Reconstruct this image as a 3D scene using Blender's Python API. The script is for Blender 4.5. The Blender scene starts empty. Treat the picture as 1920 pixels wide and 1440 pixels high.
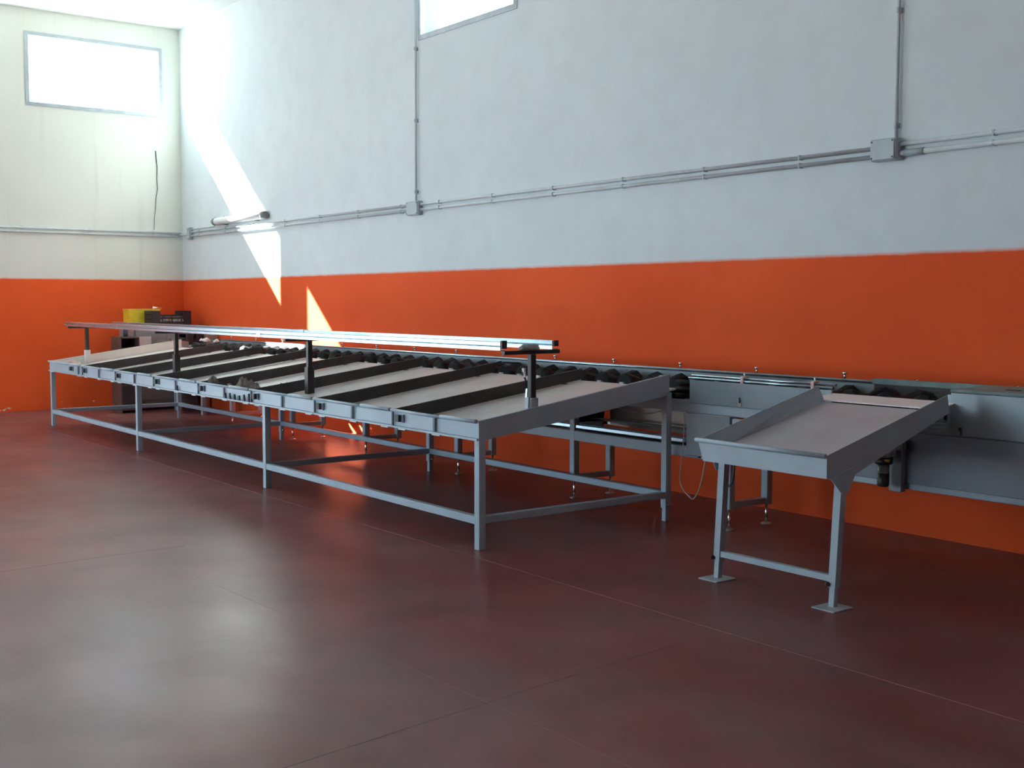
import bpy, math, random
from mathutils import Vector, Matrix
random.seed(7)
S = bpy.context.scene
COL = S.collection

# ------------------------------------------------------------------ camera
def make_camera():
    yaw, pitch, roll = .9245, .0698, .0009
    f = Vector((-math.sin(yaw) * math.cos(pitch), math.cos(yaw) * math.cos(pitch), -math.sin(pitch)))
    r = f.cross(Vector((0, 0, 1))).normalized()
    u = r.cross(f)
    r2 = r * math.cos(roll) + u * math.sin(roll)
    u2 = u * math.cos(roll) - r * math.sin(roll)
    cd = bpy.data.cameras.new('camera')
    cd.sensor_fit = 'HORIZONTAL'; cd.sensor_width = 36; cd.lens = 2196.38 / 1920 * 36
    cd.clip_start = .05; cd.clip_end = 500
    cam = bpy.data.objects.new('camera', cd)
    M = Matrix((r2, u2, -f)).transposed().to_4x4()
    M.translation = Vector((18.517, -7.258, 1.65))
    cam.matrix_world = M
    COL.objects.link(cam); S.camera = cam
make_camera()

# ------------------------------------------------------------------ sky, sun, exposure
SUN_Q, SUN_S = 1.545, .855            # dx/dy of the sun rays, drop per metre of x
SKY_STRENGTH, SUN_STRENGTH = 9.5, 150.0
W = bpy.data.worlds.new('sky'); S.world = W; W.use_nodes = True
bg = W.node_tree.nodes['Background']
bg.inputs[0].default_value = (.56, .81, 1.0, 1); bg.inputs[1].default_value = SKY_STRENGTH
ld = bpy.data.lights.new('sun', 'SUN'); ld.energy = SUN_STRENGTH; ld.angle = math.radians(.5); ld.color = (1, .97, .90)
sun = bpy.data.objects.new('sun', ld); COL.objects.link(sun)
sun.rotation_euler = Vector((SUN_Q, 1, -SUN_S * SUN_Q)).to_track_quat('-Z', 'Y').to_euler()
S.view_settings.view_transform = 'Standard'; S.view_settings.look = 'None'
S.view_settings.exposure = 0.0; S.view_settings.gamma = 1; S.view_settings.use_curve_mapping = False
S.cycles.use_denoising = True
S.cycles.max_bounces = 12; S.cycles.diffuse_bounces = 8; S.cycles.transparent_max_bounces = 12
S.cycles.sample_clamp_indirect = 8
S.cycles.caustics_reflective = False; S.cycles.caustics_refractive = False

# ------------------------------------------------------------------ materials
def nm(name):
    m = bpy.data.materials.new(name); m.use_nodes = True
    nt = m.node_tree
    return m, nt, nt.nodes['Principled BSDF']
def N(nt, t, **k):
    n = nt.nodes.new(t)
    for a, v in k.items():
        if isinstance(v, (int, float, tuple)) and a[0] == '_': n.inputs[a[1:]].default_value = v
        else: setattr(n, a, v)
    return n
def ramp(nt, src, stops):
    r = N(nt, 'ShaderNodeValToRGB'); e = r.color_ramp.elements
    while len(e) < len(stops): e.new(.5)
    for i, (p, c) in enumerate(stops):
        e[i].position = p; e[i].color = (c, c, c, 1) if isinstance(c, (int, float)) else (*c, 1)
    r.color_ramp.interpolation = 'EASE'
    nt.links.new(src, r.inputs[0]); return r.outputs[0]
def mixc(nt, fac, a, b, mode='MIX'):
    m = N(nt, 'ShaderNodeMix', data_type='RGBA', blend_type=mode)
    for i, v in ((0, fac), (6, a), (7, b)):
        if hasattr(v, 'links') or hasattr(v, 'is_linked'): nt.links.new(v, m.inputs[i])
        else: m.inputs[i].default_value = v if i == 0 else (*v, 1)
    return m.outputs[2]
def noise(nt, scale, detail=4, rough=.55, vec=None, stretch=None):
    t = N(nt, 'ShaderNodeTexNoise'); t.inputs['Scale'].default_value = scale
    t.inputs['Detail'].default_value = detail; t.inputs['Roughness'].default_value = rough
    tc = N(nt, 'ShaderNodeTexCoord'); src = tc.outputs['Object']
    if stretch:
        mp = N(nt, 'ShaderNodeMapping'); mp.inputs['Scale'].default_value = stretch
        nt.links.new(src, mp.inputs[0]); src = mp.outputs[0]
    nt.links.new(src, t.inputs['Vector'])
    return t.outputs['Fac']
def bump(nt, bs, h, strength=.1, dist=.01):
    b = N(nt, 'ShaderNodeBump'); b.inputs['Strength'].default_value = strength; b.inputs['Distance'].default_value = dist
    nt.links.new(h, b.inputs['Height']); nt.links.new(b.outputs[0], bs.inputs['Normal'])
def math_(nt, op, a, b=0.0):
    m = N(nt, 'ShaderNodeMath', operation=op)
    for i, v in enumerate((a, b)):
        if isinstance(v, (int, float)): m.inputs[i].default_value = v
        else: nt.links.new(v, m.inputs[i])
    return m.outputs[0]

def plain(name, col, rough=.5, metal=0.0, var=.12, scale=6, bmp=0.0, spec=.5):
    m, nt, b = nm(name)
    n = noise(nt, scale, 5)
    lo = tuple(c * (1 - var) for c in col); hi = tuple(min(1, c * (1 + var)) for c in col)
    nt.links.new(ramp(nt, n, [(.3, lo), (.7, hi)]), b.inputs['Base Color'])
    b.inputs['Roughness'].default_value = rough; b.inputs['Metallic'].default_value = metal
    b.inputs['Specular IOR Level'].default_value = spec
    if bmp: bump(nt, b, noise(nt, scale * 12, 3), bmp, .004)
    return m

def wall_mat(name, stains_warm_light=False):
    m, nt, b = nm(name)
    tc = N(nt, 'ShaderNodeTexCoord'); sp = N(nt, 'ShaderNodeSeparateXYZ')
    nt.links.new(tc.outputs['Object'], sp.inputs[0]); z = sp.outputs['Z']
    edge = math_(nt, 'ADD', z, math_(nt, 'MULTIPLY', math_(nt, 'SUBTRACT', noise(nt, 5, 3), .5), .018))
    f = ramp(nt, math_(nt, 'MULTIPLY', edge, .25), [(.4985, 0.0), (.5015, 1.0)])   # paint edge at 2 m
    n1 = noise(nt, .7, 6, .6); n2 = noise(nt, 3.5, 5)
    white = ramp(nt, n1, [(.3, (.665, .735, .75)), (.7, (.725, .79, .80))])
    white = mixc(nt, ramp(nt, n2, [(.42, 0.0), (.75, .4)]), white, (.63, .66, .66))
    orange = ramp(nt, n1, [(.3, (.68, .078, .014)), (.7, (.75, .096, .020))])
    orange = mixc(nt, ramp(nt, n2, [(.5, 0.0), (.8, .22)]), orange, (.60, .062, .013))
    if stains_warm_light:
        white = ramp(nt, n1, [(.3, (.72, .735, .665)), (.7, (.77, .785, .72))])  # warmer than the long wall: bounced sunlight put into this white
        st = noise(nt, 2.2, 5, .6, stretch=(1, 2.2, .12))
        white = mixc(nt, ramp(nt, st, [(.54, 0.0), (.74, .28)]), white, (.52, .51, .44))
        # peeled paint low on the wall
        pl = ramp(nt, noise(nt, 7, 3, .5, stretch=(1, 1, 1.8)), [(.66, 0.0), (.68, 1.0)])
        low = ramp(nt, z, [(.02, 1.0), (.16, 0.0)])
        pf = ramp(nt, math_(nt, 'MULTIPLY', pl, low), [(.25, 0.0), (.3, 1.0)])
        orange = mixc(nt, pf, orange, (.62, .55, .48))
    nt.links.new(mixc(nt, f, orange, white), b.inputs['Base Color'])
    b.inputs['Roughness'].default_value = .8; b.inputs['Specular IOR Level'].default_value = .25
    bump(nt, b, noise(nt, 45, 4), .18, .006)
    return m

def floor_mat():
    m, nt, b = nm('floor_coating')
    n1 = noise(nt, .5, 3, .5); n2 = noise(nt, 1.9, 3, .5); n3 = noise(nt, 30, 2, .5)
    c = ramp(nt, n1, [(.25, (.160, .040, .038)), (.75, (.240, .072, .068))])
    c = mixc(nt, ramp(nt, n2, [(.35, 0.0), (.72, .65)]), c, (.115, .036, .034))
    c = mixc(nt, ramp(nt, n3, [(.2, 0.0), (.9, .2)]), c, (.20, .10, .09))
    n4 = noise(nt, .8, 4, .5, stretch=(1, 2.0, 1)); n5 = noise(nt, 3.1, 2, .5, stretch=(1, 1.7, 1))
    c = mixc(nt, ramp(nt, n4, [(.35, 0.0), (.75, .5)]), c, (.20, .125, .115))           # grey scuffed areas
    c = mixc(nt, ramp(nt, n5, [(.755, 0.0), (.775, .8)]), c, (.055, .022, .022))          # dark marks
    nt.links.new(c, b.inputs['Base Color'])
    r = math_(nt, 'ADD', ramp(nt, n1, [(.3, .279), (.7, .292)]), ramp(nt, n2, [(.3, 0.0), (.7, .03)]))
    nt.links.new(r, b.inputs['Roughness'])
    b.inputs['Specular IOR Level'].default_value = .09
    bump(nt, b, noise(nt, 1.6, 2), .05, .01)
    return m

def glass_mat(name, tint=(1, 1, 1), scatter=.16):
    m = bpy.data.materials.new(name); m.use_nodes = True; nt = m.node_tree
    nt.nodes.clear()
    o = N(nt, 'ShaderNodeOutputMaterial'); t = N(nt, 'ShaderNodeBsdfTransparent'); g = N(nt, 'ShaderNodeBsdfGlossy')
    t.inputs[0].default_value = (*tint, 1); g.inputs['Roughness'].default_value = .05
    mx = N(nt, 'ShaderNodeMixShader'); mx.inputs[0].default_value = .05
    nt.links.new(t.outputs[0], mx.inputs[1]); nt.links.new(g.outputs[0], mx.inputs[2])
    tr = N(nt, 'ShaderNodeBsdfTranslucent'); tr.inputs[0].default_value = (.95, .96, .93, 1)
    m2 = N(nt, 'ShaderNodeMixShader'); m2.inputs[0].default_value = scatter / 2     # two faces per pane; scatter added to brighten the window end
    nt.links.new(mx.outputs[0], m2.inputs[1]); nt.links.new(tr.outputs[0], m2.inputs[2])
    nt.links.new(m2.outputs[0], o.inputs[0])
    return m

M = {}
M['wall'] = wall_mat('wall_paint'); M['wall_s'] = wall_mat('wall_paint_stained_warmlit', True)
M['ceil'] = plain('ceiling_paint', (.80, .82, .80), .8, var=.03, scale=1, spec=.2)
M['floor'] = floor_mat()
M['joint_l'] = plain('joint_filler_pale', (.34, .19, .17), .5)
M['joint_m'] = plain('joint_filler_faint', (.24, .10, .09), .5)
M['joint_d'] = plain('joint_dark', (.085, .028, .026), .5)
M['yard'] = plain('yard_concrete', (.36, .40, .42), .9, scale=.5)
M['sun_block'] = plain('sun_block_sheet', (.5, .5, .5), .6)
M['frame'] = plain('window_aluminium', (.42, .47, .50), .4, .3)
M['glass'] = glass_mat('window_glass', (.93, .97, .97))
M['grey'] = plain('grey_paint', (.345, .435, .495), .42, 0, .05, 4)
M['tray'] = plain('tray_sheet', (.60, .56, .53), .42, .1, .08, 2.5)
M['div'] = plain('divider_steel', (.030, .027, .028), .55, .0, .25, 8)
M['post'] = plain('post_steel', (.028, .026, .026), .5, .2, .2, 8)
M['zinc'] = plain('galvanised', (.47, .62, .67), .25, .9, .08, 14)
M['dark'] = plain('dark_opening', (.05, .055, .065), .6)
M['rubber'] = plain('roller_rubber', (.011, .0105, .011), .75, 0, .4, 10, spec=.2)
M['panel'] = plain('guard_panel', (.20, .25, .28), .4, .1, .08, 3)
M['panel_b'] = plain('guard_panel_blue', (.145, .175, .215), .42, .1, .08, 3)
M['green'] = plain('cover_green', (.13, .20, .195), .6, 0, .15, 6)
M['steel'] = plain('brushed_steel', (.42, .40, .38), .3, .85, .15, 3)
M['plate'] = plain('drive_plate_steel', (.13, .105, .09), .35, .5, .3, 2.5)
M['bed2'] = plain('outfeed_sheet', (.44, .42, .43), .42, .1, .08, 2.5)
M['cream'] = plain('cream_sheet', (.74, .71, .64), .5, 0, .05, 3)
M['darkrib'] = plain('shadowed_rib', (.07, .09, .12), .5)  # ribs and split strips: dark outline shade put into the colour
M['dark_sheet'] = plain('dark_brown_sheet', (.035, .030, .028), .6)
M['reveal'] = plain('shaded_reveal_blue', (.10, .26, .36), .5)  # blue shade of the outer window reveal put into the colour
M['platew'] = plain('transfer_plate_white', (.88, .83, .80), .5, 0, .03, 4)
M['white'] = plain('white_sheet', (.72, .70, .68), .45, 0, .04, 4)
M['chrome'] = plain('bright_bolt', (.8, .82, .84), .2, 1, .05, 20)
M['pvc'] = plain('grey_conduit', (.52, .56, .57), .45, 0, .06, 8)
M['box'] = plain('junction_box_grey', (.37, .43, .45), .45, 0, .05, 8)
M['lampw'] = plain('lamp_white', (.78, .80, .80), .35, 0, .03, 8)
M['capg'] = plain('lamp_cap_grey', (.16, .18, .17), .5)
M['yellow'] = plain('yellow_plastic', (.70, .52, .03), .4, 0, .1, 10)
M['blackp'] = plain('black_plastic', (.022, .021, .024), .45, 0, .2, 10)
M['pale'] = plain('pale_contents', (.62, .60, .57), .7, 0, .25, 30)
M['paper'] = plain('paper', (.84, .74, .72), .7, 0, .05, 12)
M['pink'] = plain('pink_paper', (.70, .50, .45), .7, 0, .1, 12)
M['cab'] = plain('cabinet_grey', (.26, .235, .24), .5, 0, .06, 3)
M['brown'] = plain('brown_board', (.085, .045, .038), .6, 0, .2, 8)
M['card'] = plain('cardboard', (.33, .24, .19), .75, 0, .1, 8)
M['rag'] = plain('dusty_cloth', (.155, .125, .105), .9, 0, .35, 18, .4)
M['ragd'] = plain('dark_cloth', (.05, .042, .04), .9, 0, .35, 18, .4)
M['film'] = plain('crumpled_film', (.42, .42, .43), .35, 0, .3, 25)
M['wire'] = plain('pale_cable', (.36, .33, .32), .5)
M['bluew'] = plain('dark_cable', (.03, .04, .07), .5)
M['bowl'] = plain('filter_bowl', (.17, .16, .155), .15, 0, .2, 10)
M['filterd'] = plain('filter_dark', (.03, .026, .026), .4)
M['brass'] = plain('brass', (.75, .5, .15), .3, .9)

# ------------------------------------------------------------------ mesh helpers
class MB:
    def __init__(s): s.v = []; s.f = []; s.sm = set()
    def add(s, vs, fs, smooth=False):
        o = len(s.v); s.v += [Vector(v) for v in vs]
        for f in fs:
            if smooth: s.sm.add(len(s.f))
            s.f.append([i + o for i in f])
        return s
    def hexa(s, p):   # p: 4 bottom (ccw from above) + 4 top
        return s.add(p, [(3, 2, 1, 0), (4, 5, 6, 7), (0, 1, 5, 4), (1, 2, 6, 5), (2, 3, 7, 6), (3, 0, 4, 7)])
    def box(s, x0, x1, y0, y1, z0, z1):
        return s.hexa([(x0, y0, z0), (x1, y0, z0), (x1, y1, z0), (x0, y1, z0), (x0, y0, z1), (x1, y0, z1), (x1, y1, z1), (x0, y1, z1)])
    def cbox(s, x0, x1, y0, y1, z0, z1, c=.004):   # box with chamfered edges
        def ring(z, i): return [(x0 + i + (0 if k else 0), y0 + i, z) for k in (0,)]
        lay = []
        for z, i in ((z0, c), (z0 + c, 0), (z1 - c, 0), (z1, c)):
            a, b2, d, e = x0 + i, x1 - i, y0 + i, y1 - i
            lay.append([(a + c, d, z), (b2 - c, d, z), (b2, d + c, z), (b2, e - c, z), (b2 - c, e, z), (a + c, e, z), (a, e - c, z), (a, d + c, z)])
        vs = sum(lay, []); fs = [tuple(range(7, -1, -1)), tuple(range(24, 32))]
        for l in range(3):
            for k in range(8): fs.append((l * 8 + k, l * 8 + (k + 1) % 8, l * 8 + 8 + (k + 1) % 8, l * 8 + 8 + k))
        return s.add(vs, fs)
    def bar(s, a, b, w, h, up=(0, 0, 1)):   # rectangular bar from a to b
        a, b = Vector(a), Vector(b); d = (b - a).normalized(); sd = d.cross(Vector(up)).normalized(); u = sd.cross(d)
        sd *= w / 2; u *= h / 2
        return s.add([a - sd - u, a + sd - u, a + sd + u, a - sd + u, b - sd - u, b + sd - u, b + sd + u, b - sd + u],
                     [(0, 1, 2, 3), (7, 6, 5, 4), (0, 4, 5, 1), (1, 5, 6, 2), (2, 6, 7, 3), (3, 7, 4, 0)])
    def tube(s, pts, r, n=8, cap=True, smooth=True):
        pts = [Vector(p) for p in pts]; rings = []; up = None
        for i, p in enumerate(pts):
            d = ((pts[min(i + 1, len(pts) - 1)] - pts[max(i - 1, 0)])).normalized()
            if up is None or abs(up.dot(d)) > .95: up = Vector((0, 0, 1)) if abs(d.z) < .9 else Vector((0, 1, 0))
            sd = d.cross(up).normalized(); u = sd.cross(d)
            rr = r[i] if isinstance(r, (list, tuple)) else r
            rings.append([p + (sd * math.cos(2 * math.pi * k / n) + u * math.sin(2 * math.pi * k / n)) * rr for k in range(n)])
        o = len(s.v); s.v += sum(rings, [])
        for l in range(len(pts) - 1):
            for k in range(n):
                if smooth: s.sm.add(len(s.f))
                s.f.append([o + l * n + k, o + l * n + (k + 1) % n, o + (l + 1) * n + (k + 1) % n, o + (l + 1) * n + k])
        if cap:
            s.f.append([o + k for k in range(n - 1, -1, -1)]); s.f.append([o + (len(pts) - 1) * n + k for k in range(n)])
        return s
    def prism(s, poly, ext):   # planar polygon extruded by vector ext
        n = len(poly); ext = Vector(ext); p = [Vector(q) for q in poly]
        fs = [tuple(range(n - 1, -1, -1)), tuple(range(n, 2 * n))] + [(i, (i + 1) % n, n + (i + 1) % n, n + i) for i in range(n)]
        return s.add(p + [q + ext for q in p], fs)
    def mesh(s, name, mat, shift=Vector()):
        me = bpy.data.meshes.new(name); me.from_pydata([tuple(v - shift) for v in s.v], [], s.f); me.update()
        import bmesh
        bm = bmesh.new(); bm.from_mesh(me); bmesh.ops.recalc_face_normals(bm, faces=bm.faces); bm.to_mesh(me); bm.free()
        me.materials.append(mat)
        for i in s.sm: me.polygons[i].use_smooth = True
        return me
    def build(s, name, mat, parent=None, label=None):
        root = parent
        while root is not None and root.parent is not None: root = root.parent
        o = bpy.data.objects.new(name, s.mesh(name, mat, ORG.get(root, Vector()) if root else Vector()))
        COL.objects.link(o)
        if parent: o.parent = parent
        if label: o['label'] = label
        return o
ORG = {}
def tag(o, label=None, cat=None, group=None, kind=None):
    if label: o['label'] = label
    if cat: o['category'] = cat
    if group: o['group'] = group
    if kind: o['kind'] = kind
    return o
def thing(name, label, cat, loc=(0, 0, 0), group=None, kind=None):
    e = bpy.data.objects.new(name, None); COL.objects.link(e); e.location = loc; e.empty_display_size = .1
    ORG[e] = Vector(loc); return tag(e, label, cat, group, kind)
def inst(me, name, parent, loc, rot=(0, 0, 0)):     # copy sharing mesh data, loc in world
    o = bpy.data.objects.new(name, me); COL.objects.link(o); o.parent = parent
    root = parent
    while root.parent is not None: root = root.parent
    o.location = Vector(loc) - ORG[root]; o.rotation_euler = rot
    return o

# ------------------------------------------------------------------ the hall
LX, FY, H = 26.0, -15.0, 6.0
def wall_boxes(fixed, a0, a1, z0, z1, holes, axis):
    """wall slab with rectangular holes (a, b, c, d) along its length and height"""
    mb = MB(); cuts = sorted({a0, a1} | {h[0] for h in holes} | {h[1] for h in holes})
    for p, q in zip(cuts, cuts[1:]):
        hs = [h for h in holes if h[0] <= p + 1e-6 and h[1] >= q - 1e-6]
        zz = [z0] + sum([[h[2], h[3]] for h in sorted(hs, key=lambda h: h[2])], []) + [z1]
        for i in range(0, len(zz), 2):
            if zz[i + 1] - zz[i] < 1e-4: continue
            if axis == 'x': mb.box(p, q, fixed[0], fixed[1], zz[i], zz[i + 1])
            else: mb.box(fixed[0], fixed[1], p, q, zz[i], zz[i + 1])
    return mb
LW_HOLES = [(-2.38, -.29, 4.58, 5.67), (-3.95, -2.77, 4.58, 5.67), (-11.6, -6.8, 0, 3.4)]
BW_HOLES = [(7.14, 8.98, 4.59, 5.67)]
FW_HOLES = [(6.0, 11.0, 0.0, 4.5)]
floor_o = MB().box(-.12, LX + .3, FY - .3, .3, -.2, 0).build('floor', M['floor'])
tag(floor_o, 'glossy reddish-brown coated concrete floor of the hall', 'floor', kind='structure')
tag(MB().box(-.12, LX + .3, FY - .3, .3, H, H + .25).build('ceiling', M['ceil']), 'white painted ceiling above the high windows', 'ceiling', kind='structure')
tag(wall_boxes((-.12, 0), FY, 0, 0, H, LW_HOLES, 'y').build('wall_left', M['wall_s']), 'far end wall, stained white above orange, with high window', 'wall', kind='structure')
tag(wall_boxes((0, .25), -.12, LX + .3, 0, H, BW_HOLES, 'x').build('wall_back', M['wall']), 'long wall, white above an orange band, behind the conveyor', 'wall', kind='structure')
tag(wall_boxes((FY - .3, FY), -.12, LX + .3, 0, H, FW_HOLES, 'x').build('wall_front', M['wall']), 'wall with the wide loading door opposite the conveyor', 'wall', kind='structure')
tag(MB().box(LX, LX + .3, FY, 0, 0, H).build('wall_right', M['wall']), 'end wall behind the camera', 'wall', kind='structure')
tag(MB().box(-60, 80, -80, 60, -.5, -.2).build('ground_yard', M['yard']), 'pale concrete yard outside the hall', 'ground', kind='structure')
tag(MB().hexa([(2, FY - 5.5, 4.9), (15.5, FY - 5.5, 4.9), (15.5, FY - .3, 4.9), (2, FY - .3, 4.9), (2, FY - 5.5, 5.1), (15.5, FY - 5.5, 5.1), (15.5, FY - .3, 5.1), (2, FY - .3, 5.1)]).build('sun_slab_1', M['sun_block']), 'unseen flat slab added outside to keep sun out of the loading door', 'sun_block', kind='structure')  # added out of view to block direct sun at the loading door

tag(MB().box(-6.5, -.12, -14, -4.5, 4.5, 4.7).build('sun_slab_2', M['sun_block']), 'unseen flat slab added outside to keep sun out of the end wall door', 'sun_block', kind='structure')  # unseen sun blocker added above the end wall door

def joint(pts, w, mat):
    mb = MB()
    for a, b in zip(pts, pts[1:]):
        a, b = Vector((*a, 0)), Vector((*b, 0)); d = (b - a).normalized(); n = Vector((-d.y, d.x, 0)) * w / 2
        z0, z1 = Vector((0, 0, -.004)), Vector((0, 0, .0006))
        mb.hexa([a - n + z0, b - n + z0, b + n + z0, a + n + z0, a - n + z1, b - n + z1, b + n + z1, a + n + z1])
    mb.build('floor_joint', mat, floor_o)
joint([(2.0, -2.97), (9.44, -2.97), (12.42, -2.93), (14.3, -2.93), (20, -2.93)], .0055, M['joint_l'])
joint([(3.0, -4.55), (11.9, -4.58), (14.1, -4.5), (15, -4.48), (20, -4.45)], .003, M['joint_m'])
joint([(10.92, -4.3), (10.93, -4.8), (11.0, -5.6), (11.0, -14)], .0045, M['joint_d'])
joint([(14.55, -3.2), (14.6, -3.83), (14.72, -4.85), (14.8, -5.5), (14.8, -14)], .0035, M['joint_d'])

def window(name, axis, a0, a1, z0, z1, p0, p1, label):
    """frame of four bars and a pane filling an opening; p0..p1 is the frame depth"""
    w = .055
    t = thing(name, label, 'window', kind='structure', loc=((p0, (a0 + a1) / 2, z0) if axis == 'y' else ((a0 + a1) / 2, p0, z0)))
    def bx(mb, u0, u1, q0, q1, r0, r1): return mb.box(q0, q1, u0, u1, r0, r1) if axis == 'y' else mb.box(u0, u1, q0, q1, r0, r1)
    fr = MB()
    for u0, u1, r0, r1 in ((a0, a1, z0, z0 + w), (a0, a1, z1 - w, z1), (a0, a0 + w, z0 + w, z1 - w), (a1 - w, a1, z0 + w, z1 - w)):
        bx(fr, u0, u1, p0, p1, r0, r1)
    fr.build('window_frame', M['frame'], t)
    pm = (p0 + p1) / 2
    bx(MB(), a0 + w, a1 - w, pm - .003, pm + .003, z0 + w, z1 - w).build('window_pane', M['glass'], t)
window('window_1', 'y', -2.38, -.29, 4.58, 5.67, -.05, .012, 'wide overexposed window high on the far end wall')
window('window_2', 'y', -3.95, -2.77, 4.58, 5.67, -.05, .012, 'neighbouring window high on the far end wall')
window('window_3', 'x', 7.14, 8.98, 4.59, 5.67, -.012, .05, 'high window in the long wall at the top of the picture')

for nme, bxs in (('reveal_shade_lining', (7.141, 7.16, .052, .25, 4.60, 5.66)), ('sill_lining', (7.16, 8.96, .052, .25, 4.591, 4.61))):
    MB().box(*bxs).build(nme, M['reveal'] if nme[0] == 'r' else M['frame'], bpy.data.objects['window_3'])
# light portals only help the sampling of the sky through the openings
def portal(loc, sx, sy, direction):
    l = bpy.data.lights.new('sky_portal', 'AREA'); l.shape = 'RECTANGLE'; l.size = sx; l.size_y = sy; l.cycles.is_portal = True
    o = bpy.data.objects.new('sky_portal', l); COL.objects.link(o); o.location = loc
    o.rotation_euler = Vector(direction).to_track_quat('-Z', 'Z').to_euler()
portal((-.13, -1.335, 5.125), 2.09, 1.09, (1, 0, 0)); portal((-.13, -3.36, 5.125), 1.18, 1.09, (1, 0, 0))
portal((-.13, -9.2, 1.7), 4.8, 3.4, (1, 0, 0)); portal((8.06, .26, 5.13), 1.84, 1.08, (0, -1, 0)); portal((8.5, FY - .31, 2.25), 5.0, 4.5, (0, 1, 0))

# ------------------------------------------------------------------ conduits and boxes on the walls
def conduit(name, pts, r, label, clips=(), group=None):
    t = thing(name, label, 'conduit', pts[0], group)
    MB().tube(pts, r, 10).build('pipe', M['pvc'], t)
    for c in clips:
        c = Vector(c); MB().box(c.x - .007, c.x + .007, c.y - .019, c.y + .028, c.z - .019, c.z + .019).build('clip', M['box'], t)
    return t
R_ = .016
G1 = 'grey conduits along the long wall'
def runx(x0, x1, y, z, step=1.0): return [(x, y, z) for x in [x0 + .3 + i * step for i in range(int((x1 - x0 - .3) / step) + 1)]]
yc = -.03
conduit('conduit', [(.46, yc, 2.755), (6.98, yc, 2.755)], R_, 'upper grey conduit between the corner box and the first junction box', runx(.5, 6.9, yc, 2.755), G1)
conduit('conduit', [(.46, yc, 2.695), (6.98, yc, 2.695)], R_, 'lower grey conduit between the corner box and the first junction box', runx(.5, 6.9, yc, 2.695), G1)
conduit('conduit', [(7.22, yc, 2.755), (13.28, yc, 2.755)], R_, 'upper grey conduit between the two junction boxes', runx(7.3, 13.2, yc, 2.755), G1)
conduit('conduit', [(7.22, yc, 2.695), (13.28, yc, 2.695)], R_, 'lower grey conduit between the two junction boxes', runx(7.3, 13.2, yc, 2.695), G1)
conduit('conduit', [(13.49, yc, 2.765), (20, yc, 2.765)], R_, 'upper grey conduit right of the large junction box', runx(13.9, 20, yc, 2.765), G1)
lo = conduit('conduit', [(13.49, yc, 2.70), (20, yc, 2.70)], .02, 'lower grey conduit with pale coupling right of the large junction box', runx(13.9, 20, yc, 2.70), G1)
MB().tube([(13.52, yc, 2.70), (13.68, yc, 2.70)], .025, 10).build('coupling', M['box'], lo)
conduit('conduit', [(7.12, yc, 2.79), (7.12, yc, 5.99)], .013, 'vertical conduit beside the long wall window', [(7.12, yc, 2.9 + i * .8) for i in range(4)], 'vertical conduits on the long wall')
conduit('conduit', [(13.45, yc, 2.80), (13.45, yc, 5.99)], .013, 'vertical conduit rising from the large junction box', [(13.45, yc, 2.9 + i * .8) for i in range(4)], 'vertical conduits on the long wall')
conduit('conduit', [(.46, yc, 2.80), (1.36, yc, 2.80), (1.41, yc, 2.82), (1.42, yc, 2.90), (1.42, yc, 2.95)], .012, 'thin conduit rising from the corner box to the strip lamp', (), G1)
conduit('conduit', [(.03, -.05, 2.755), (.03, -9, 2.755)], R_, 'upper grey conduit on the far end wall', [(.03, -.5 - i, 2.755) for i in range(8)], 'conduits on the end wall')
conduit('conduit', [(.03, -.05, 2.70), (.03, -9, 2.70)], R_, 'lower grey conduit on the far end wall', [(.03, -.5 - i, 2.70) for i in range(8)], 'conduits on the end wall')
conduit('conduit', [(.03, -.06, 2.727), (.08, yc, 2.727), (.36, yc, 2.727)], .02, 'short bent conduit in the wall corner')
def jbox(x0, x1, z0, z1, d, label):
    t = thing('junction_box', label, 'junction box', ((x0 + x1) / 2, 0, z0), 'junction boxes on the long wall')
    MB().cbox(x0, x1, -d, -.001, z0, z1, .006).build('box_body', M['box'], t)
    lid = MB().cbox(x0 + .006, x1 - .006, -d - .012, -d, z0 + .006, z1 - .006, .004).build('lid', M['box'], t)
    for sx in (x0 + .02, x1 - .02):
        for sz in (z0 + .02, z1 - .02):
            MB().tube([(sx, -d - .015, sz), (sx, -d - .011, sz)], .007, 6).build('screw', M['dark'], lid)
jbox(6.98, 7.22, 2.635, 2.795, .07, 'small grey junction box under the vertical conduit by the window')
jbox(13.28, 13.49, 2.655, 2.81, .09, 'large square junction box at the right end of the wall')
jbox(.36, .47, 2.64, 2.83, .06, 'small box where the conduits meet the room corner')
lamp = thing('strip_lamp', 'white wall strip lamp with grey end cap in the sunlight', 'lamp', (2.4, 0, 2.8))
MB().tube([(1.53, -.062, 2.865), (3.16, -.062, 2.865)], .054, 18).build('lamp_tube', M['lampw'], lamp)
MB().tube([(3.16, -.062, 2.865), (3.18, -.062, 2.865), (3.26, -.062, 2.865)], [.057, .06, .05], 18).build('end_cap', M['capg'], lamp)
MB().tube([(1.45, -.062, 2.865), (1.53, -.062, 2.865)], .057, 18).build('end_cap', M['capg'], lamp)
for x in (1.8, 2.9): MB().box(x - .03, x + .03, -.06, -.001, 2.80, 2.93).build('wall_bracket', M['capg'], lamp)
wire = [(.012, -.42, 4.05), (.014, -.415, 3.95), (.012, -.40, 3.8), (.014, -.41, 3.6), (.012, -.40, 3.45), (.013, -.43, 3.3), (.012, -.44, 3.15), (.012, -.46, 3.0), (.012, -.47, 2.8)]
tag(MB().tube(wire, [.006, .006, .0055, .005, .005, .0045, .004, .003, .003], 6).build('hanging_wire', M['bluew']), 'thin dark wire hanging on the end wall under the window', 'wire')

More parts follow.
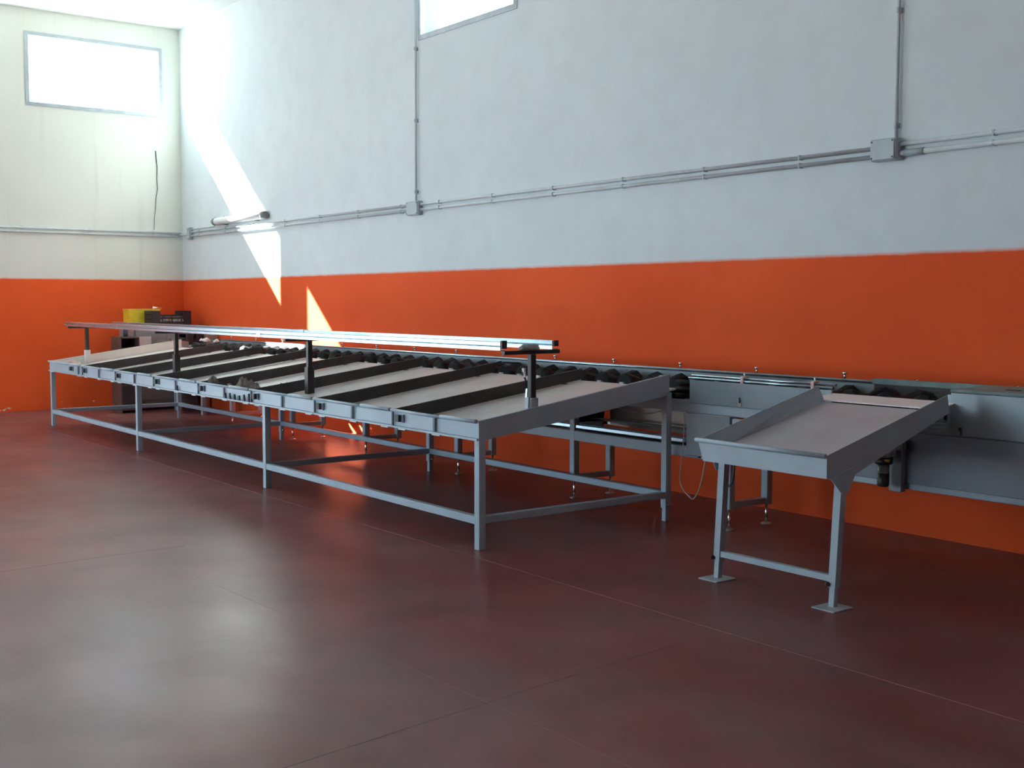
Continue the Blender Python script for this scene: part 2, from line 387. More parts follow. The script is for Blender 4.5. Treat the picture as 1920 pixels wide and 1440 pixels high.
# ------------------------------------------------------------------ the sorting table
TX0, TX1, TYF, TYR = 2.40, 12.245, -2.80, -.975
def bedz(y): return .752 + (y - TYF) * .1385
T = thing('sorting_table', 'long grey sloping sorting table with black dividers before the conveyor', 'table', (7.3, -1.9, 0))
LEGX = [2.43, 5.70, 8.955, 12.215]
for x in LEGX:
    MB().cbox(x - .028, x + .028, TYF + .002, TYF + .058, 0, .735, .003).build('leg', M['grey'], T)
    o = MB().cbox(x - .028, x + .028, -1.075, -1.02, .10, bedz(-1.05) - .02, .003).build('leg', M['grey'], T)
    MB().cbox(x - .021, x + .021, -1.069, -1.026, 0.0, .10, .003).build('foot_insert', M['grey'], o)
    MB().tube([(x - .04, -1.047, .12), (x + .04, -1.047, .12)], .009, 6).build('bolt', M['chrome'], o)
    MB().cbox(x - .024, x + .024, TYF + .058, -1.075, .175, .225, .003).build('cross_rail', M['grey'], T)
for a, b in zip(LEGX, LEGX[1:]):
    MB().cbox(a + .028, b - .028, TYF + .006, TYF + .054, .168, .222, .003).build('lower_rail', M['grey'], T)
    MB().cbox(a + .028, b - .028, -1.072, -1.024, .175, .225, .003).build('lower_rail', M['grey'], T)
# tray bed and side panels
MB().hexa([(TX0 + .01, TYF + .012, bedz(TYF) - .012), (TX1 - .006, TYF + .012, bedz(TYF) - .012), (TX1 - .006, TYR, bedz(TYR) - .012), (TX0 + .01, TYR, bedz(TYR) - .012),
           (TX0 + .01, TYF + .012, bedz(TYF)), (TX1 - .006, TYF + .012, bedz(TYF)), (TX1 - .006, TYR, bedz(TYR)), (TX0 + .01, TYR, bedz(TYR))]).build('tray_bed', M['tray'], T)
for x, yr in ((TX0, -.985), (TX1 - .006, -1.052)):
    mb = MB(); zt = .866; k = .1385
    mb.prism([(x, TYF, .728), (x, yr, .728 + (yr - TYF) * .13), (x, yr, zt + (yr - TYF) * k), (x, TYF, zt)], (.006, 0, 0))
    sp = mb.build('side_panel', M['cream'] if x < 5 else M['grey'], T)
    s_ = 1 if x < 5 else -1
    MB().prism([(x, TYF + .03, zt - .003), (x, yr, zt + (yr - TYF) * k - .003), (x, yr, zt + (yr - TYF) * k + .003), (x, TYF + .03, zt + .004)], (.016 * s_, 0, 0)).build('folded_edge', M['cream'] if x < 5 else M['grey'], sp)
# front apron: one module between dividers, each with lip, ribs, square bracket, tabs
DIVX = [3.78, 5.003, 6.227, 7.45, 8.673, 9.897, 11.12]
edges = [TX0] + [d + .03 for d in DIVX] + [TX1]
for i, (a, b) in enumerate(zip(edges, edges[1:])):
    p = MB().box(a + .004, b - .004, TYF + .008, TYF + .014, .75, .852).build('front_panel', M['grey'], T)
    MB().box(a + .004, b - .004, TYF - .016, TYF + .014, .734, .748).build('bottom_flange', M['grey'], p)
    if i > 0: MB().box(a + .004, a + .020, TYF - .012, TYF, .750, .852).build('dark_gap_strip', M['darkrib'], p)
    mid = (a + b) / 2 + (.02 if i else .55)
    MB().box(mid - .012, mid + .012, TYF - .010, TYF, .750, .845).build('rib', M['darkrib'], p)
    MB().tube([(a + .004, TYF - .014, .862), (b - .42, TYF - .014, .860)], .011, 8).build('rolled_lip', M['grey'], p)
    MB().tube([(b - .43, TYF - .018, .864), (b - .004, TYF - .018, .864)], .0145, 8).build('rolled_lip', M['grey'], p)
    if i > 0 or True:
        hx = a + (.075 if i else .95)
        MB().box(hx, hx + .055, TYF - .03, TYF, .783, .832).build('square_bracket', M['dark'], p)
        MB().box(hx + .0551, hx + .085, TYF - .006, TYF - .0005, .778, .837).build('bracket_plate', M['panel_b'], p)
    for tx in (a + .14, mid + .02, b - .10):
        if TX0 + .1 < tx < TX1 - .15: MB().box(tx - .05, tx + .05, TYF - .010, TYF + .01, .724, .734).build('tab', M['white'], p)
    if i in (3, 4):
        xs = [mid + .07] if i == 3 else [mid + .05 + .105 * k for k in range(6)]
        for q, xx in enumerate(xs):
            hh = (.05, .055, .05, .045, .06, .075)[q] if len(xs) > 1 else .05
            MB().prism([(xx - .014, TYF - .02, .750), (xx + .014, TYF - .02, .750), (xx, TYF - .02, .750 + hh)], (0, .018, 0)).build('spike', M['dark'], p)
    tag(p, None)
# dividers: folded black sheets
for x in DIVX:
    y0, y1 = TYF + .02, TYR + .02
    mb = MB(); z0, z1 = bedz(y0), bedz(y1); h0, h1 = .108, .092
    mb.prism([(x - .008, y0, z0 + .001), (x - .008, y1 - .03, z1 + .001), (x - .008, y1, z1 + .016), (x - .008, y1, z1 + h1), (x - .008, y0, z0 + h0)], (.016, 0, 0))
    d = mb.build('divider', M['div'], T)
    for yy in (-1.15,): MB().box(x - .03, x + .03, yy - .02, yy + .02, bedz(yy) - .001, bedz(yy) + .006).build('divider_clip', M['div'], d)
# posts carrying the overhead channels
PY = -2.315
def post(x, base, sleeve_top, mat_sl):
    p = MB().cbox(x - .022, x + .022, PY - .022, PY + .022, base, 1.295, .003).build('post', M['post'], T)
    MB().cbox(x - .034, x + .034, PY - .034, PY + .034, base - .005, sleeve_top, .004).build('sleeve', mat_sl, p)
    MB().cbox(x - .02, x + .02, PY - .245, PY + .235, 1.295, 1.322, .003).build('cross_arm', M['post'], p)
    return p
post(2.44, bedz(PY), 1.0, M['white'])
post(5.66, bedz(PY), 1.06, M['post']); post(8.90, bedz(PY), 1.06, M['post'])
p4 = post(12.19, bedz(PY), .995, M['grey'])
MB().bar((12.195, PY - .045, .90), (12.195, PY - .04, 1.0), .036, .012, (0, 1, 0)).build('tie_plate', M['box'], p4)
MB().bar((12.195, PY - .05, 1.0), (12.195, PY - .045, 1.06), .014, .008, (0, 1, 0)).build('tie_plate', M['chrome'], p4)
MB().bar((12.195, PY - .065, 1.14), (12.195, PY - .075, 1.20), .022, .014, (0, 1, 0)).build('latch', M['white'], p4)
MB().tube([(12.19, PY - .05, 1.06), (12.19, PY - .055, 1.12), (12.19, PY - .075, 1.16), (12.19, PY - .07, 1.21), (12.19, PY - .10, 1.235), (12.19, PY - .25, 1.245)], .006, 6).build('cord', M['post'], p4)

def channel(y, x0, x1, z0, h, w, label, joints):
    t = thing('galvanised_channel', label, 'metal channel', ((x0 + x1) / 2, y, z0), 'galvanised channels above the sorting table')
    cuts = [x0] + joints + [x1]
    for a, b in zip(cuts, cuts[1:]):
        mb = MB(); g = .004
        prof = [(-w / 2, 0), (w / 2, 0), (w / 2, .006), (-w / 2 + .006, .006), (-w / 2 + .006, h * .42), (-w / 2 + .014, h * .5), (-w / 2 + .006, h * .58),
                (-w / 2 + .006, h - .006), (w / 2 - .004, h - .006), (w / 2 - .004, h - .022), (w / 2, h - .022), (w / 2, h), (-w / 2, h), (-w / 2, h * .6), (-w / 2 + .008, h * .5), (-w / 2, h * .4)]
        mb.prism([(a + g / 2, y + p, z0 + q) for p, q in prof], (b - a - g, 0, 0))
        sec = mb.build('channel_section', M['zinc'], t)
        if a != x0: MB().box(a - .04, a + .04, y - w / 2 - .003, y + w / 2 + .003, z0 - .0005, z0 + h + .003).build('joint_sleeve', M['zinc'], sec)
    return t
c1 = channel(-2.53, 2.25, 12.15, 1.323, .055, .05, 'front galvanised channel over the sorting table, ending short at right', [4.4, 8.35])
MB().box(12.148, 12.165, -2.552, -2.508, 1.335, 1.39).build('end_cap', M['blackp'], c1)
c2 = channel(-2.11, 2.9, 12.19, 1.323, .062, .05, 'rear galvanised channel over the sorting table, reaching the last post', [8.4])
MB().box(12.19, 12.205, -2.13, -2.09, 1.345, 1.384).build('end_cap', M['brown'], c2)

# ------------------------------------------------------------------ the roller conveyor
CX0, CX1 = 2.35, 16.2
C_ = thing('roller_conveyor', 'long grey sizing conveyor with black rubber rollers along the orange wall', 'conveyor', (9.3, -.72, 0))
YF, YB = -.955, -.50
rm = MB()
pr = [(-.205, .045), (-.193, .092), (-.172, .104), (-.06, .07), (0, .062), (.06, .07), (.172, .104), (.193, .092), (.205, .045)]
rm.tube([(0, y, 0) for y, r in pr], [r for y, r in pr], 10, True, False)
rm.tube([(0, -.215, 0), (0, .215, 0)], .014, 6)
rme = rm.mesh('roller', M['rubber'])
nr = int((CX1 - .3 - (CX0 + .35)) / .27)
for i in range(nr + 1):
    o = inst(rme, 'roller', C_, (CX0 + .35 + i * .27, -.735, .985), (0, random.uniform(-.3, .3), 0))
cm = MB().box(-.022, .022, -.012, .012, -.012, .012).mesh('roller_clip', M['white'])
for i in range(nr + 1):
    x = CX0 + .35 + i * .27
    if x < 11.9: inst(cm, 'roller_clip', C_, (x, -.948, 1.002))
for y0, y1, nme in ((YF, YF + .05, 'front_beam'), (YB - .05, YB, 'rear_beam')):
    MB().cbox(CX0, CX1, y0, y1, .83, .92, .004).build(nme, M['grey'], C_)
    MB().cbox(CX0, CX1, y0, y1, .492, .575, .004).build('lower_beam', M['grey'], C_)
    MB().box(CX0, 14.0, y0 + .01, y1 - .01, .60, .622).build('return_guide', M['zinc'], C_)
MB().cbox(CX0, CX1, YB, YB + .02, .80, 1.095, .004).build('rear_guard', M['panel'], C_)
MB().tube([(CX0, YB + .012, 1.108), (CX1 - 2.5, YB + .012, 1.108)], .013, 8).build('guard_rod', M['zinc'], C_)
bm_ = MB().tube([(0, 0, 0), (0, 0, .03)], .008, 6); bm_.tube([(0, 0, .03), (0, 0, .045)], .016, 6)
bme = bm_.mesh('bolt', M['chrome'])
x = 3.0
while x < 13.7: inst(bme, 'bolt', C_, (x, YB + .012, 1.12)); x += .80
for x in [4.0, 5.75, 7.5, 9.27, 11.0, 12.745, 15.8]:
    for y in (YF + .028, YB - .022):
        top = .83 if y < -.7 else .5
        l = MB().cbox(x - .03, x + .03, y - .03, y + .03, .15, top, .004).build('leg', M['grey'], C_)
        MB().tube([(x, y, .012), (x, y, .15)], .011, 8).build('screw_foot', M['chrome'], l)
        MB().tube([(x, y, 0), (x, y, .006), (x, y, .014)], [.042, .042, .02], 12).build('foot_disc', M['steel'], l)
    MB().cbox(x - .02, x + .02, YF + .058, YB - .052, .155, .20, .003).build('leg_tie', M['grey'], C_)
# drive plate and return drums under the belt
MB().box(11.05, 12.45, YB - .07, YB - .055, .60, .83).build('drive_plate', M['plate'], C_)
MB().tube([(10.9, -.87, .70), (10.9, -.57, .70)], .075, 16).build('return_drum', M['rubber'], C_)
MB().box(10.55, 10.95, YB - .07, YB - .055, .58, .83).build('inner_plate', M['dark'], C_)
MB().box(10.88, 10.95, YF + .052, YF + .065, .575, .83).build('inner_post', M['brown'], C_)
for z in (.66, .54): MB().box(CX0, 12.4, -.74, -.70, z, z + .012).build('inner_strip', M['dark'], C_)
# guards in front of the belt right of the table
g = MB().cbox(12.37, 13.66, YF - .012, YF - .002, .902, 1.075, .003).build('side_guard', M['panel'], C_)
MB().tube([(12.87, YF - .02, .925), (12.87, YF - .012, .925)], .016, 10).build('pin', M['chrome'], g)
MB().tube([(12.87, YF - .02, .935), (12.87, YF - .022, .975)], .005, 6).build('pin_lever', M['blackp'], g)
MB().cbox(12.02, 12.05, YF + .01, YF + .04, .92, 1.09, .003).build('guard_post', M['grey'], C_)
for zz in (.95, 1.0, 1.05): MB().tube([(12.2, YF + .02, zz), (12.36, YF + .02, zz)], .018, 8).build('chain_link', M['rubber'], C_)
MB().tube([(12.35, YF + .005, 1.088), (13.66, YF + .005, 1.088)], .009, 8).build('guide_rod', M['zinc'], C_)
MB().tube([(12.35, YF + .035, 1.106), (13.66, YF + .035, 1.106)], .009, 8).build('guide_rod', M['zinc'], C_)
for x in (12.88, 13.5):
    c = MB().cbox(x - .014, x + .014, YF - .012, YF + .05, 1.07, 1.125, .003).build('rod_clamp', M['chrome'], C_)
    MB().tube([(x, YF + .02, 1.12), (x, YF + .02, 1.15)], .008, 6).build('clamp_bolt', M['chrome'], c)
pc = MB().cbox(12.37, 12.80, YF - .04, YF - .002, .515, .832, .004).build('motor_cover', M['panel'], C_)
MB().tube([(12.5, YF - .03, .505), (12.5, YF - .03, .517)], .012, 6).build('cover_foot', M['blackp'], pc)
MB().cbox(12.81, 13.05, YF - .03, YF - .002, .60, .82, .004).build('switch_box', M['box'], C_)
MB().cbox(14.53, CX1, YF - .016, YF - .002, .858, 1.115, .003).build('upper_guard', M['panel'], C_)
MB().cbox(13.2, CX1, YF - .012, YF - .002, .532, .854, .003).build('lower_guard', M['panel_b'], C_)
gc = MB()
gc.box(13.65, 14.53, YB - .02, YB + .04, 1.10, 1.135); gc.box(14.53, CX1, YF - .02, YB + .04, 1.118, 1.135)
gcv = gc.build('top_cover', M['green'], C_)
MB().tube([(14.82, -.78, 1.135), (14.82, -.78, 1.139)], .045, 14).build('cover_hole', M['dark'], gcv)
for x in (14.0, 14.7, 15.1, 15.6): MB().tube([(x, -.52, 1.135), (x, -.52, 1.142)], .010, 6).build('screw', M['chrome'], gcv)
MB().cbox(14.50, 14.53, YF - .005, YF + .03, .92, 1.10, .003).build('guard_post', M['grey'], C_)
MB().tube([(14.6, YF - .026, .90), (14.6, YF - .016, .90)], .010, 8).build('guard_screw', M['blackp'], C_)
MB().box(14.60, 14.61, YF - .02, YF - .016, .865, .895).build('slot', M['blackp'], C_)
MB().box(13.66, 14.52, YB - .010, YB - .001, .93, 1.098).build('inner_dark_sheet', M['dark_sheet'], C_)  # dark brown sheet hiding the rear guard behind the open rollers
# white transfer plate between conveyor and outfeed table
MB().hexa([(13.64, -1.155, 1.021), (14.56, -1.155, 1.021), (14.56, -.93, 1.046), (13.64, -.93, 1.046), (13.64, -1.155, 1.029), (14.56, -1.155, 1.029), (14.56, -.93, 1.054), (13.64, -.93, 1.054)]).build('transfer_plate', M['platew'], C_)
MB().bar((14.44, -1.03, .92), (14.44, -1.03, 1.02), .03, .03, (0, 1, 0)).build('plate_bracket', M['grey'], C_)
MB().cbox(13.55, 14.52, -1.07, -.957, .88, .905, .003).build('plate_ledge', M['grey'], C_)
# upright with the air filter
MB().cbox(14.145, 14.235, YF - .06, YF - .014, .478, .80, .004).build('upright', M['panel'], C_)
F_ = thing('air_filter', 'pneumatic air filter with dark bowl on the conveyor upright', 'air filter', (14.165, -1.09, .5))
fx, fy = 14.165, -1.10
MB().tube([(fx, fy, .70), (fx, fy, .755), (fx + .01, fy, .775)], [.045, .045, .02], 14).build('filter_head', M['box'], F_)
MB().tube([(fx, fy, .655), (fx, fy, .663), (fx, fy, .70)], [.048, .056, .056], 14).build('collar', M['filterd'], F_)
MB().tube([(fx - .06, fy - .03, .683), (fx + .06, fy - .03, .683)], .010, 8).build('port_fitting', M['brass'], F_)
b_ = MB().tube([(fx, fy, .655), (fx, fy, .55), (fx, fy, .53)], [.036, .036, .026], 14).build('bowl', M['bowl'], F_)
MB().tube([(fx, fy, .60), (fx, fy, .525), (fx, fy, .515)], [.0375, .0375, .028], 14).build('bowl_guard', M['filterd'], b_)
MB().box(fx - .03, fx + .03, fy + .03, YF - .06, .70, .74).build('filter_bracket', M['box'], F_)
MB().tube([(fx - .03, fy - .045, .715), (fx - .035, fy - .06, .77)], .006, 6).build('gauge_lever', M['filterd'], F_)

# ------------------------------------------------------------------ outfeed table
OX0, OX1, OYF, OYR = 13.70, 14.63, -2.25, -1.16
U = thing('outfeed_table', 'small grey sloping tray table on two legs at the right', 'table', (14.16, -1.9, 0))
def oz(y): return .845 + (y - OYF) * .247
def side(x0, x0b, s):
    t = .005
    mb = MB()
    yb = OYF + .015
    pts = [(x0b, yb, .722), (x0b, OYF + .22, .700 if s > 0 else .72), (x0b, OYR + .02, oz(OYR) - .105), (x0, OYR, oz(OYR)), (x0, OYF, oz(OYF))]
    mb.prism(pts, (t, 0, 0)); return mb.build('side_panel', M['grey'], U)
side(OX0, OX0 + .04, 1); side(OX1 - .005, OX1 - .003, -1)
bz = lambda y: oz(y) - .10
MB().hexa([(OX0 + .03, OYF + .01, bz(OYF) - .008), (OX1 - .005, OYF + .01, bz(OYF) - .008), (OX1 - .005, OYR, bz(OYR) - .008), (OX0 + .03, OYR, bz(OYR) - .008),
           (OX0 + .03, OYF + .01, bz(OYF)), (OX1 - .005, OYF + .01, bz(OYF)), (OX1 - .005, OYR, bz(OYR)), (OX0 + .03, OYR, bz(OYR))]).build('tray_bed', M['bed2'], U)
ap = MB().prism([(OX0 + .04, OYF, .722), (OX1, OYF, .722), (OX1, OYF, .835), (OX0, OYF, .835)], (0, .006, 0)).build('front_apron', M['grey'], U)
MB().tube([(OX0 - .012, OYF - .008, .842), (OX1 - .004, OYF - .008, .842)], .0135, 8).build('rolled_lip', M['grey'], ap)
for xb, xt in ((13.735, 13.775), (14.575, 14.612)):
    y = -2.105
    k = lambda z: xb + (xt - xb) * z / .72
    l = MB().bar((k(.11), y, .11), (k(.72), y, .72), .046, .046, (0, 1, 0)).build('leg', M['grey'], U)
    MB().bar((k(0), y, .004), (k(.13), y, .13), .034, .034, (0, 1, 0)).build('inner_leg', M['grey'], l)
    MB().tube([(k(.13) - .03, y - .024, .13), (k(.13) - .012, y - .036, .13)], .013, 6).build('clamp_screw', M['blackp'], l)
    MB().box(xb - .068, xb + .078, y - .095, y + .075, 0, .006).build('foot_plate', M['box'], l)
    MB().prism([(xt - .05, y - .06, .74), (xt - .05, y + .10, .77), (xt - .05, y + .02, .655), (xt - .05, y - .02, .655)], (.006, 0, 0)).build('gusset', M['grey'], l) if xb < 14 else \
        MB().prism([(xt + .02, y - .12, .72), (xt + .02, y + .12, .78), (xt + .02, y + .03, .63), (xt + .02, y - .02, .63)], (.006, 0, 0)).build('gusset', M['grey'], l)
MB().bar((13.77, -2.105, .155), (14.57, -2.105, .16), .034, .034).build('leg_rail', M['grey'], U)
MB().cbox(OX0 + .05, OX1 - .02, -2.13, -2.08, .70, .73, .003).build('under_beam', M['grey'], U)
MB().cbox(OX0 + .05, OX1 - .02, OYR - .03, OYR + .0, bz(OYR) - .05, bz(OYR) - .009, .003).build('under_beam', M['grey'], U)
# cables
cab = [(12.38, -1.03, .83), (12.385, -1.035, .70), (12.38, -1.04, .55), (12.40, -1.08, .42), (12.52, -1.2, .33), (12.75, -1.35, .29), (12.95, -1.5, .32), (13.06, -1.55, .45), (13.07, -1.5, .70)]
def smooth(p, n=6):
    p = [Vector(q) for q in p]; out = []
    for i in range(len(p) - 1):
        a, b, c, d = p[max(i - 1, 0)], p[i], p[i + 1], p[min(i + 2, len(p) - 1)]
        for k in range(n):
            t = k / n; out.append(.5 * ((2 * b) + (c - a) * t + (2 * a - 5 * b + 4 * c - d) * t * t + (3 * b - a - 3 * c + d) * t ** 3))
    return out + [p[-1]]
tag(MB().tube(smooth(cab), .004, 6).build('thin_cable', M['wire']), 'thin pale cable looping from the conveyor toward the outfeed table', 'cable')
lp = [(12.80, -1.02, .62), (12.79, -1.05, .50), (12.80, -1.06, .40), (12.84, -1.06, .345), (12.89, -1.06, .38), (12.90, -1.05, .50), (12.88, -1.02, .60)]
tag(MB().tube(smooth(lp), .008, 6).build('cable_loop', M['bluew']), 'dark cable loop hanging behind the outfeed table front leg', 'cable')
lp = [(11.6, -1.09, .86), (11.75, -1.02, .80), (11.9, -.99, .79), (12.05, -.985, .81), (12.2, -.98, .86)]
tag(MB().tube(smooth(lp), .005, 6).build('thin_cable', M['wire']), 'thin pale cable sagging under the table corner', 'cable')

# ------------------------------------------------------------------ far corner: cabinet, rack, crates
K = thing('control_cabinet', 'grey machine cabinet in the far corner carrying the crates', 'cabinet', (.62, -.7, 0))
MB().cbox(.30, .95, -1.165, -.16, .05, 1.285, .01).build('cabinet_body', M['cab'], K)
MB().cbox(.95, .965, -1.14, -.67, .15, 1.26, .004).build('door', M['cab'], K)
MB().cbox(.95, .965, -.65, -.19, .15, 1.26, .004).build('door', M['cab'], K)
MB().box(.33, .93, -1.13, -.20, 0, .05).build('plinth', M['blackp'], K)
tag(MB().box(.966, .968, -1.085, -.90, .985, 1.125).build('paper_sheet', M['paper']), 'white paper sheet stuck on the grey cabinet', 'paper')
Hd = thing('infeed_unit', 'grey infeed head at the far end of the conveyor', 'machine', (1.5, -.5, 0))
MB().cbox(1.0, 2.25, -.62, -.06, .30, 1.0, .01).build('unit_body', M['cab'], Hd)
MB().prism([(1.15, -.88, .90), (1.15, -.62, .90), (1.15, -.62, 1.06), (1.15, -.88, 1.10)], (.6, 0, 0)).build('side_hopper', M['steel'], Hd)
for x in (1.1, 2.15):
    for y in (-.57, -.12): MB().cbox(x - .03, x + .03, y - .03, y + .03, 0, .30, .004).build('leg', M['grey'], Hd)
Rk = thing('brown_rack', 'dark brown open rack beside the corner cabinet', 'rack', (1.05, -1.33, 0))
for y in (-1.47, -1.20): MB().cbox(.85, 1.25, y, y + .02, 0, 1.13, .004).build('side_board', M['brown'], Rk)
for z in (.04, .40, .75, .945, 1.11): MB().box(.86, 1.25, -1.45, -1.20, z, z + .018).build('shelf', M['brown'], Rk)
MB().box(.85, .86, -1.47, -1.18, 0, 1.13).build('back_board', M['brown'], Rk)
MB().cbox(1.10, 1.25, -1.45, -1.20, .06, .40, .004).build('drawer', M['blackp'], Rk)
def crate(name, label, x0, x1, y0, y1, z0, h, mat, dip, grp='plastic crates in the far corner'):
    t = thing(name, label, 'crate', ((x0 + x1) / 2, (y0 + y1) / 2, z0), grp)
    MB().box(x0, x1, y0, y1, z0, z0 + .012).build('crate_base', mat, t)
    w = .012
    for cx, sx in ((x0, 1), (x1, -1)):
        for cy, sy in ((y0, 1), (y1, -1)):
            MB().box(min(cx, cx + sx * .03), max(cx, cx + sx * .03), min(cy, cy + sy * .12), max(cy, cy + sy * .12), z0 + .012, z0 + h).build('corner_post', mat, t)
    for cx in (x0, x1 - w):
        for za, zb in ((.02, .06), (.10, .13), (h - dip - .03, h - dip)):
            MB().box(cx, cx + w, y0 + .12, y1 - .12, z0 + za, z0 + zb).build('crate_slat', mat, t)
        for k in range(1, 4):
            yy = y0 + (y1 - y0) * k / 4; MB().box(cx, cx + w, yy - .006, yy + .006, z0 + .012, z0 + h - dip).build('crate_slat', mat, t)
    for cy in (y0, y1 - w):
        for za, zb in ((.02, .08), (.10, .16), (h - .05, h)):
            MB().box(x0 + .03, x1 - .03, cy, cy + w, z0 + za, z0 + zb).build('crate_slat', mat, t)
    return t
crate('plastic_crate', 'black slatted crate with pale contents on the corner cabinet', .58, .94, -.86, -.25, 1.286, .225, M['blackp'], .06)
mb = MB()
for i in range(70):
    c = Vector((random.uniform(.63, .90), random.uniform(-.72, -.30), 1.33 + random.uniform(0, .085))); r = random.uniform(.018, .03)
    rows = [(c + Vector((0, 0, -r)), .2 * r), (c + Vector((0, 0, -.4 * r)), .9 * r), (c + Vector((0, 0, .4 * r)), .9 * r), (c + Vector((0, 0, r)), .2 * r)]
    mb.tube([q for q, _ in rows], [s for _, s in rows], 6)
tag(mb.build('crate_contents', M['pale']), 'small pale lumps filling the black crate', 'contents', kind='stuff')
yc_ = thing('yellow_box', 'yellow plastic box behind the black crate', 'box', (.45, -.85, 1.286))
mb = MB(); mb.box(.32, .57, -1.10, -1.09, 1.286, 1.525); mb.box(.32, .57, -.62, -.61, 1.286, 1.525); mb.box(.32, .33, -1.09, -.62, 1.286, 1.525); mb.box(.56, .57, -1.09, -.62, 1.286, 1.525); mb.box(.33, .56, -1.09, -.62, 1.286, 1.30)
mb.build('box_shell', M['yellow'], yc_)
for z in (1.36, 1.44, 1.515): MB().box(.57, .578, -1.10, -.61, z, z + .012).build('rib', M['yellow'], yc_)
MB().box(.31, .58, -1.11, -.60, 1.525, 1.54).build('lid', M['yellow'], yc_)
mb = MB(); mb.prism([(.50, -.70, 1.542), (.54, -.62, 1.558), (.52, -.55, 1.545), (.44, -.60, 1.56), (.46, -.68, 1.575)], (0, 0, .004))
tag(mb.build('paper_scrap', M['paper']), 'torn pale paper lying on the yellow box', 'paper')
crate('plastic_crate', 'small dark crate on the infeed unit below the black crate', 1.1, 1.4, -.52, -.24, 1.0, .16, M['blackp'], .03)
bx_ = thing('cardboard_box', 'brown cardboard box beside the small dark crate', 'box', (1.3, -.13, 1.0))
MB().cbox(1.15, 1.45, -.21, -.04, 1.0, 1.15, .004).build('carton', M['card'], bx_)
MB().box(1.16, 1.44, -.135, -.115, 1.15, 1.1515).build('tape', M['brown'], bx_)
tag(MB().tube([(1.05, -1.32, 1.128), (1.05, -1.32, 1.22), (1.05, -1.32, 1.25), (1.05, -1.32, 1.30)], [.035, .035, .014, .014], 12).build('bottle', M['bluew']), 'small dark purple bottle on the brown rack', 'bottle')

# ------------------------------------------------------------------ loose rags and scraps
def lump(name, mat, c, size, label, cat, seed, ang=0, n=18, m=10, group=None):
    rnd = random.Random(seed); ph = [(rnd.uniform(2, 7), rnd.uniform(0, 6.3), rnd.uniform(1, 5), rnd.uniform(.04, .16)) for _ in range(6)]
    vs, fs = [], []
    for j in range(m + 1):
        th = math.pi * j / m
        for i in range(n):
            a = 2 * math.pi * i / n
            k = 1 + sum(w * math.sin(f * a + p) * math.sin(g * th + p) for f, p, g, w in ph)
            x, y, z = math.sin(th) * math.cos(a) * k, math.sin(th) * math.sin(a) * k, math.cos(th) * k
            z = z if z > -.25 else -.25
            x, y = x * math.cos(ang) - y * math.sin(ang) if 0 else x, y
            X, Y, Z = x * size[0], y * size[1], (z + .25) * size[2]
            vs.append((c[0] + X * math.cos(ang) - Y * math.sin(ang), c[1] + X * math.sin(ang) + Y * math.cos(ang), c[2] + Z))
    for j in range(m):
        for i in range(n): fs.append((j * n + i, j * n + (i + 1) % n, (j + 1) * n + (i + 1) % n, (j + 1) * n + i))
    mb = MB(); mb.add(vs, fs, True); return tag(mb.build(name, mat), label, cat, group)
from mathutils import noise as mn
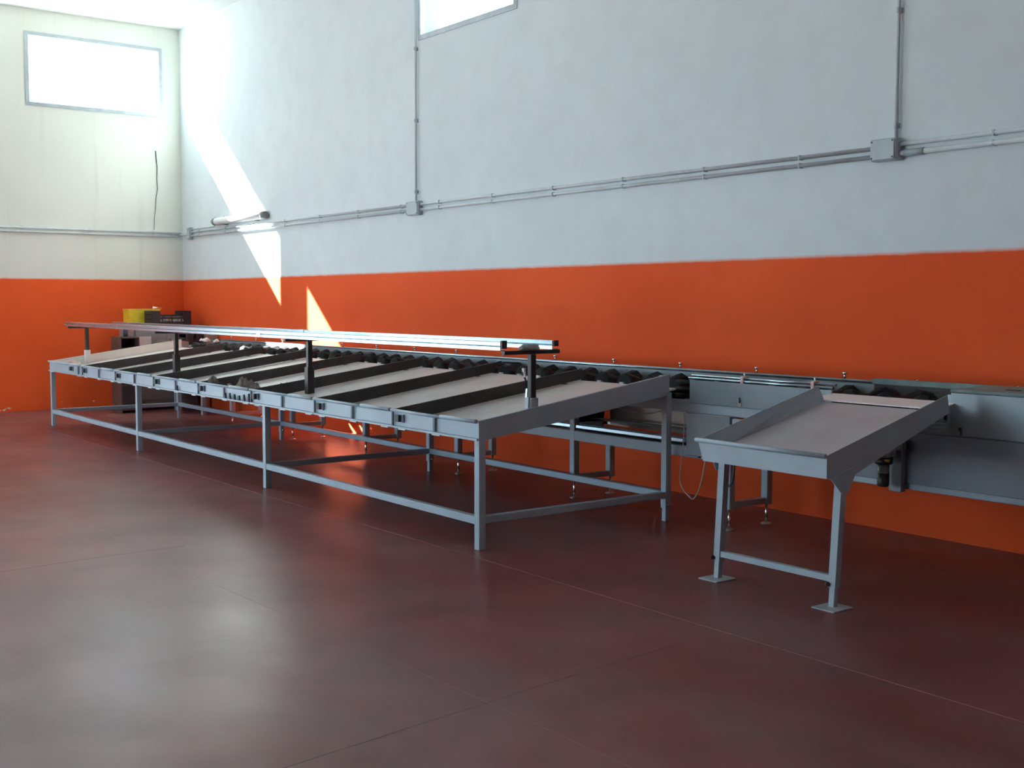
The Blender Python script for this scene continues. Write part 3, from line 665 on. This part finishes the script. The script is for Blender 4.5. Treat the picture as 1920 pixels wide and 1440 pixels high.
def cloth(name, mat, c, lx, ly, h, label, cat, seed, ang=0, nx=34, ny=20, thick=.006):
    vs, fs = [], []; off = Vector((seed * 3.1, seed * 1.7, 0))
    for top in (1, 0):
        for j in range(ny + 1):
            for i in range(nx + 1):
                u, v = i / nx * 2 - 1, j / ny * 2 - 1
                wob = 1 + .28 * mn.noise(Vector((u * 1.5, v * 1.5, 0)) + off)
                x, y = u * lx * wob * math.sqrt(max(0, 1 - .45 * v * v)), v * ly * wob * math.sqrt(max(0, 1 - .45 * u * u))
                e = max(0, 1 - max(abs(u), abs(v)) ** 2.2)
                f = .25 + .55 * (1 - abs(2.2 * mn.noise(Vector((u * 1.5 + v * .8, v * 1.6, 2)) + off))) + .35 * (1 - abs(2.4 * mn.noise(Vector((u * 3.4 - v, v * 3.2, 4)) + off)))
                z = h * e * max(.05, f) + .004
                X, Y = x * math.cos(ang) - y * math.sin(ang), x * math.sin(ang) + y * math.cos(ang)
                vs.append((c[0] + X, c[1] + Y, bedz(c[1] + Y) + (z if top else max(.001, z - thick))))
    n = (nx + 1) * (ny + 1)
    for j in range(ny):
        for i in range(nx):
            a = j * (nx + 1) + i; fs.append((a, a + 1, a + nx + 2, a + nx + 1)); fs.append((n + a + nx + 1, n + a + nx + 2, n + a + 1, n + a))
    bd = [i for i in range(nx + 1)] + [j * (nx + 1) + nx for j in range(1, ny + 1)] + [ny * (nx + 1) + i for i in range(nx - 1, -1, -1)] + [j * (nx + 1) for j in range(ny - 1, 0, -1)]
    for a, b in zip(bd, bd[1:] + bd[:1]): fs.append((a, n + a, n + b, b))
    mb = MB(); mb.add(vs, fs, True); return tag(mb.build(name, mat), label, cat)
cloth('dusty_rag', M['rag'], (8.08, -2.60), .30, .13, .15, 'crumpled dusty brown rag behind the front lip of the sorting table', 'rag', 3)
cloth('dusty_rag', M['ragd'], (8.54, -2.40), .085, .14, .09, 'flat trailing dark rag beside the crumpled brown rag', 'rag', 5, .5)
lump('cloth_ball', M['rag'], (7.78, -2.77, .862), (.055, .045, .055), 'small brown cloth ball perched on the table lip', 'rag', 8, 0, 12, 8)
cloth('plastic_film', M['film'], (8.54, -2.08), .09, .05, .05, 'crumpled clear film near the middle post', 'film', 11, 1.1, 20, 12)
cloth('paper_scrap', M['pink'], (2.72, -2.62), .15, .10, .11, 'pinkish crumpled paper in the far front corner of the table', 'paper', 14, .3, 18, 14)
lump('work_glove', M['cab'], (12.18, -2.33, 1.3225), (.05, .10, .03), 'grey work glove lying on the last post cross arm', 'glove', 17, .2)
for i, (x, y, k, w) in enumerate(((2.43, -.70, .7, 'leftmost'), (2.70, -.735, 1.0, 'middle'), (2.97, -.70, .8, 'rightmost'))):
    lump('paper_scrap', M['paper'], (x, y, 1.088), (.05 * k, .04 * k, .04 * k), w + ' of three white scraps on the far conveyor end', 'paper', 20 + i, i, 12, 8, 'scraps on the conveyor end')
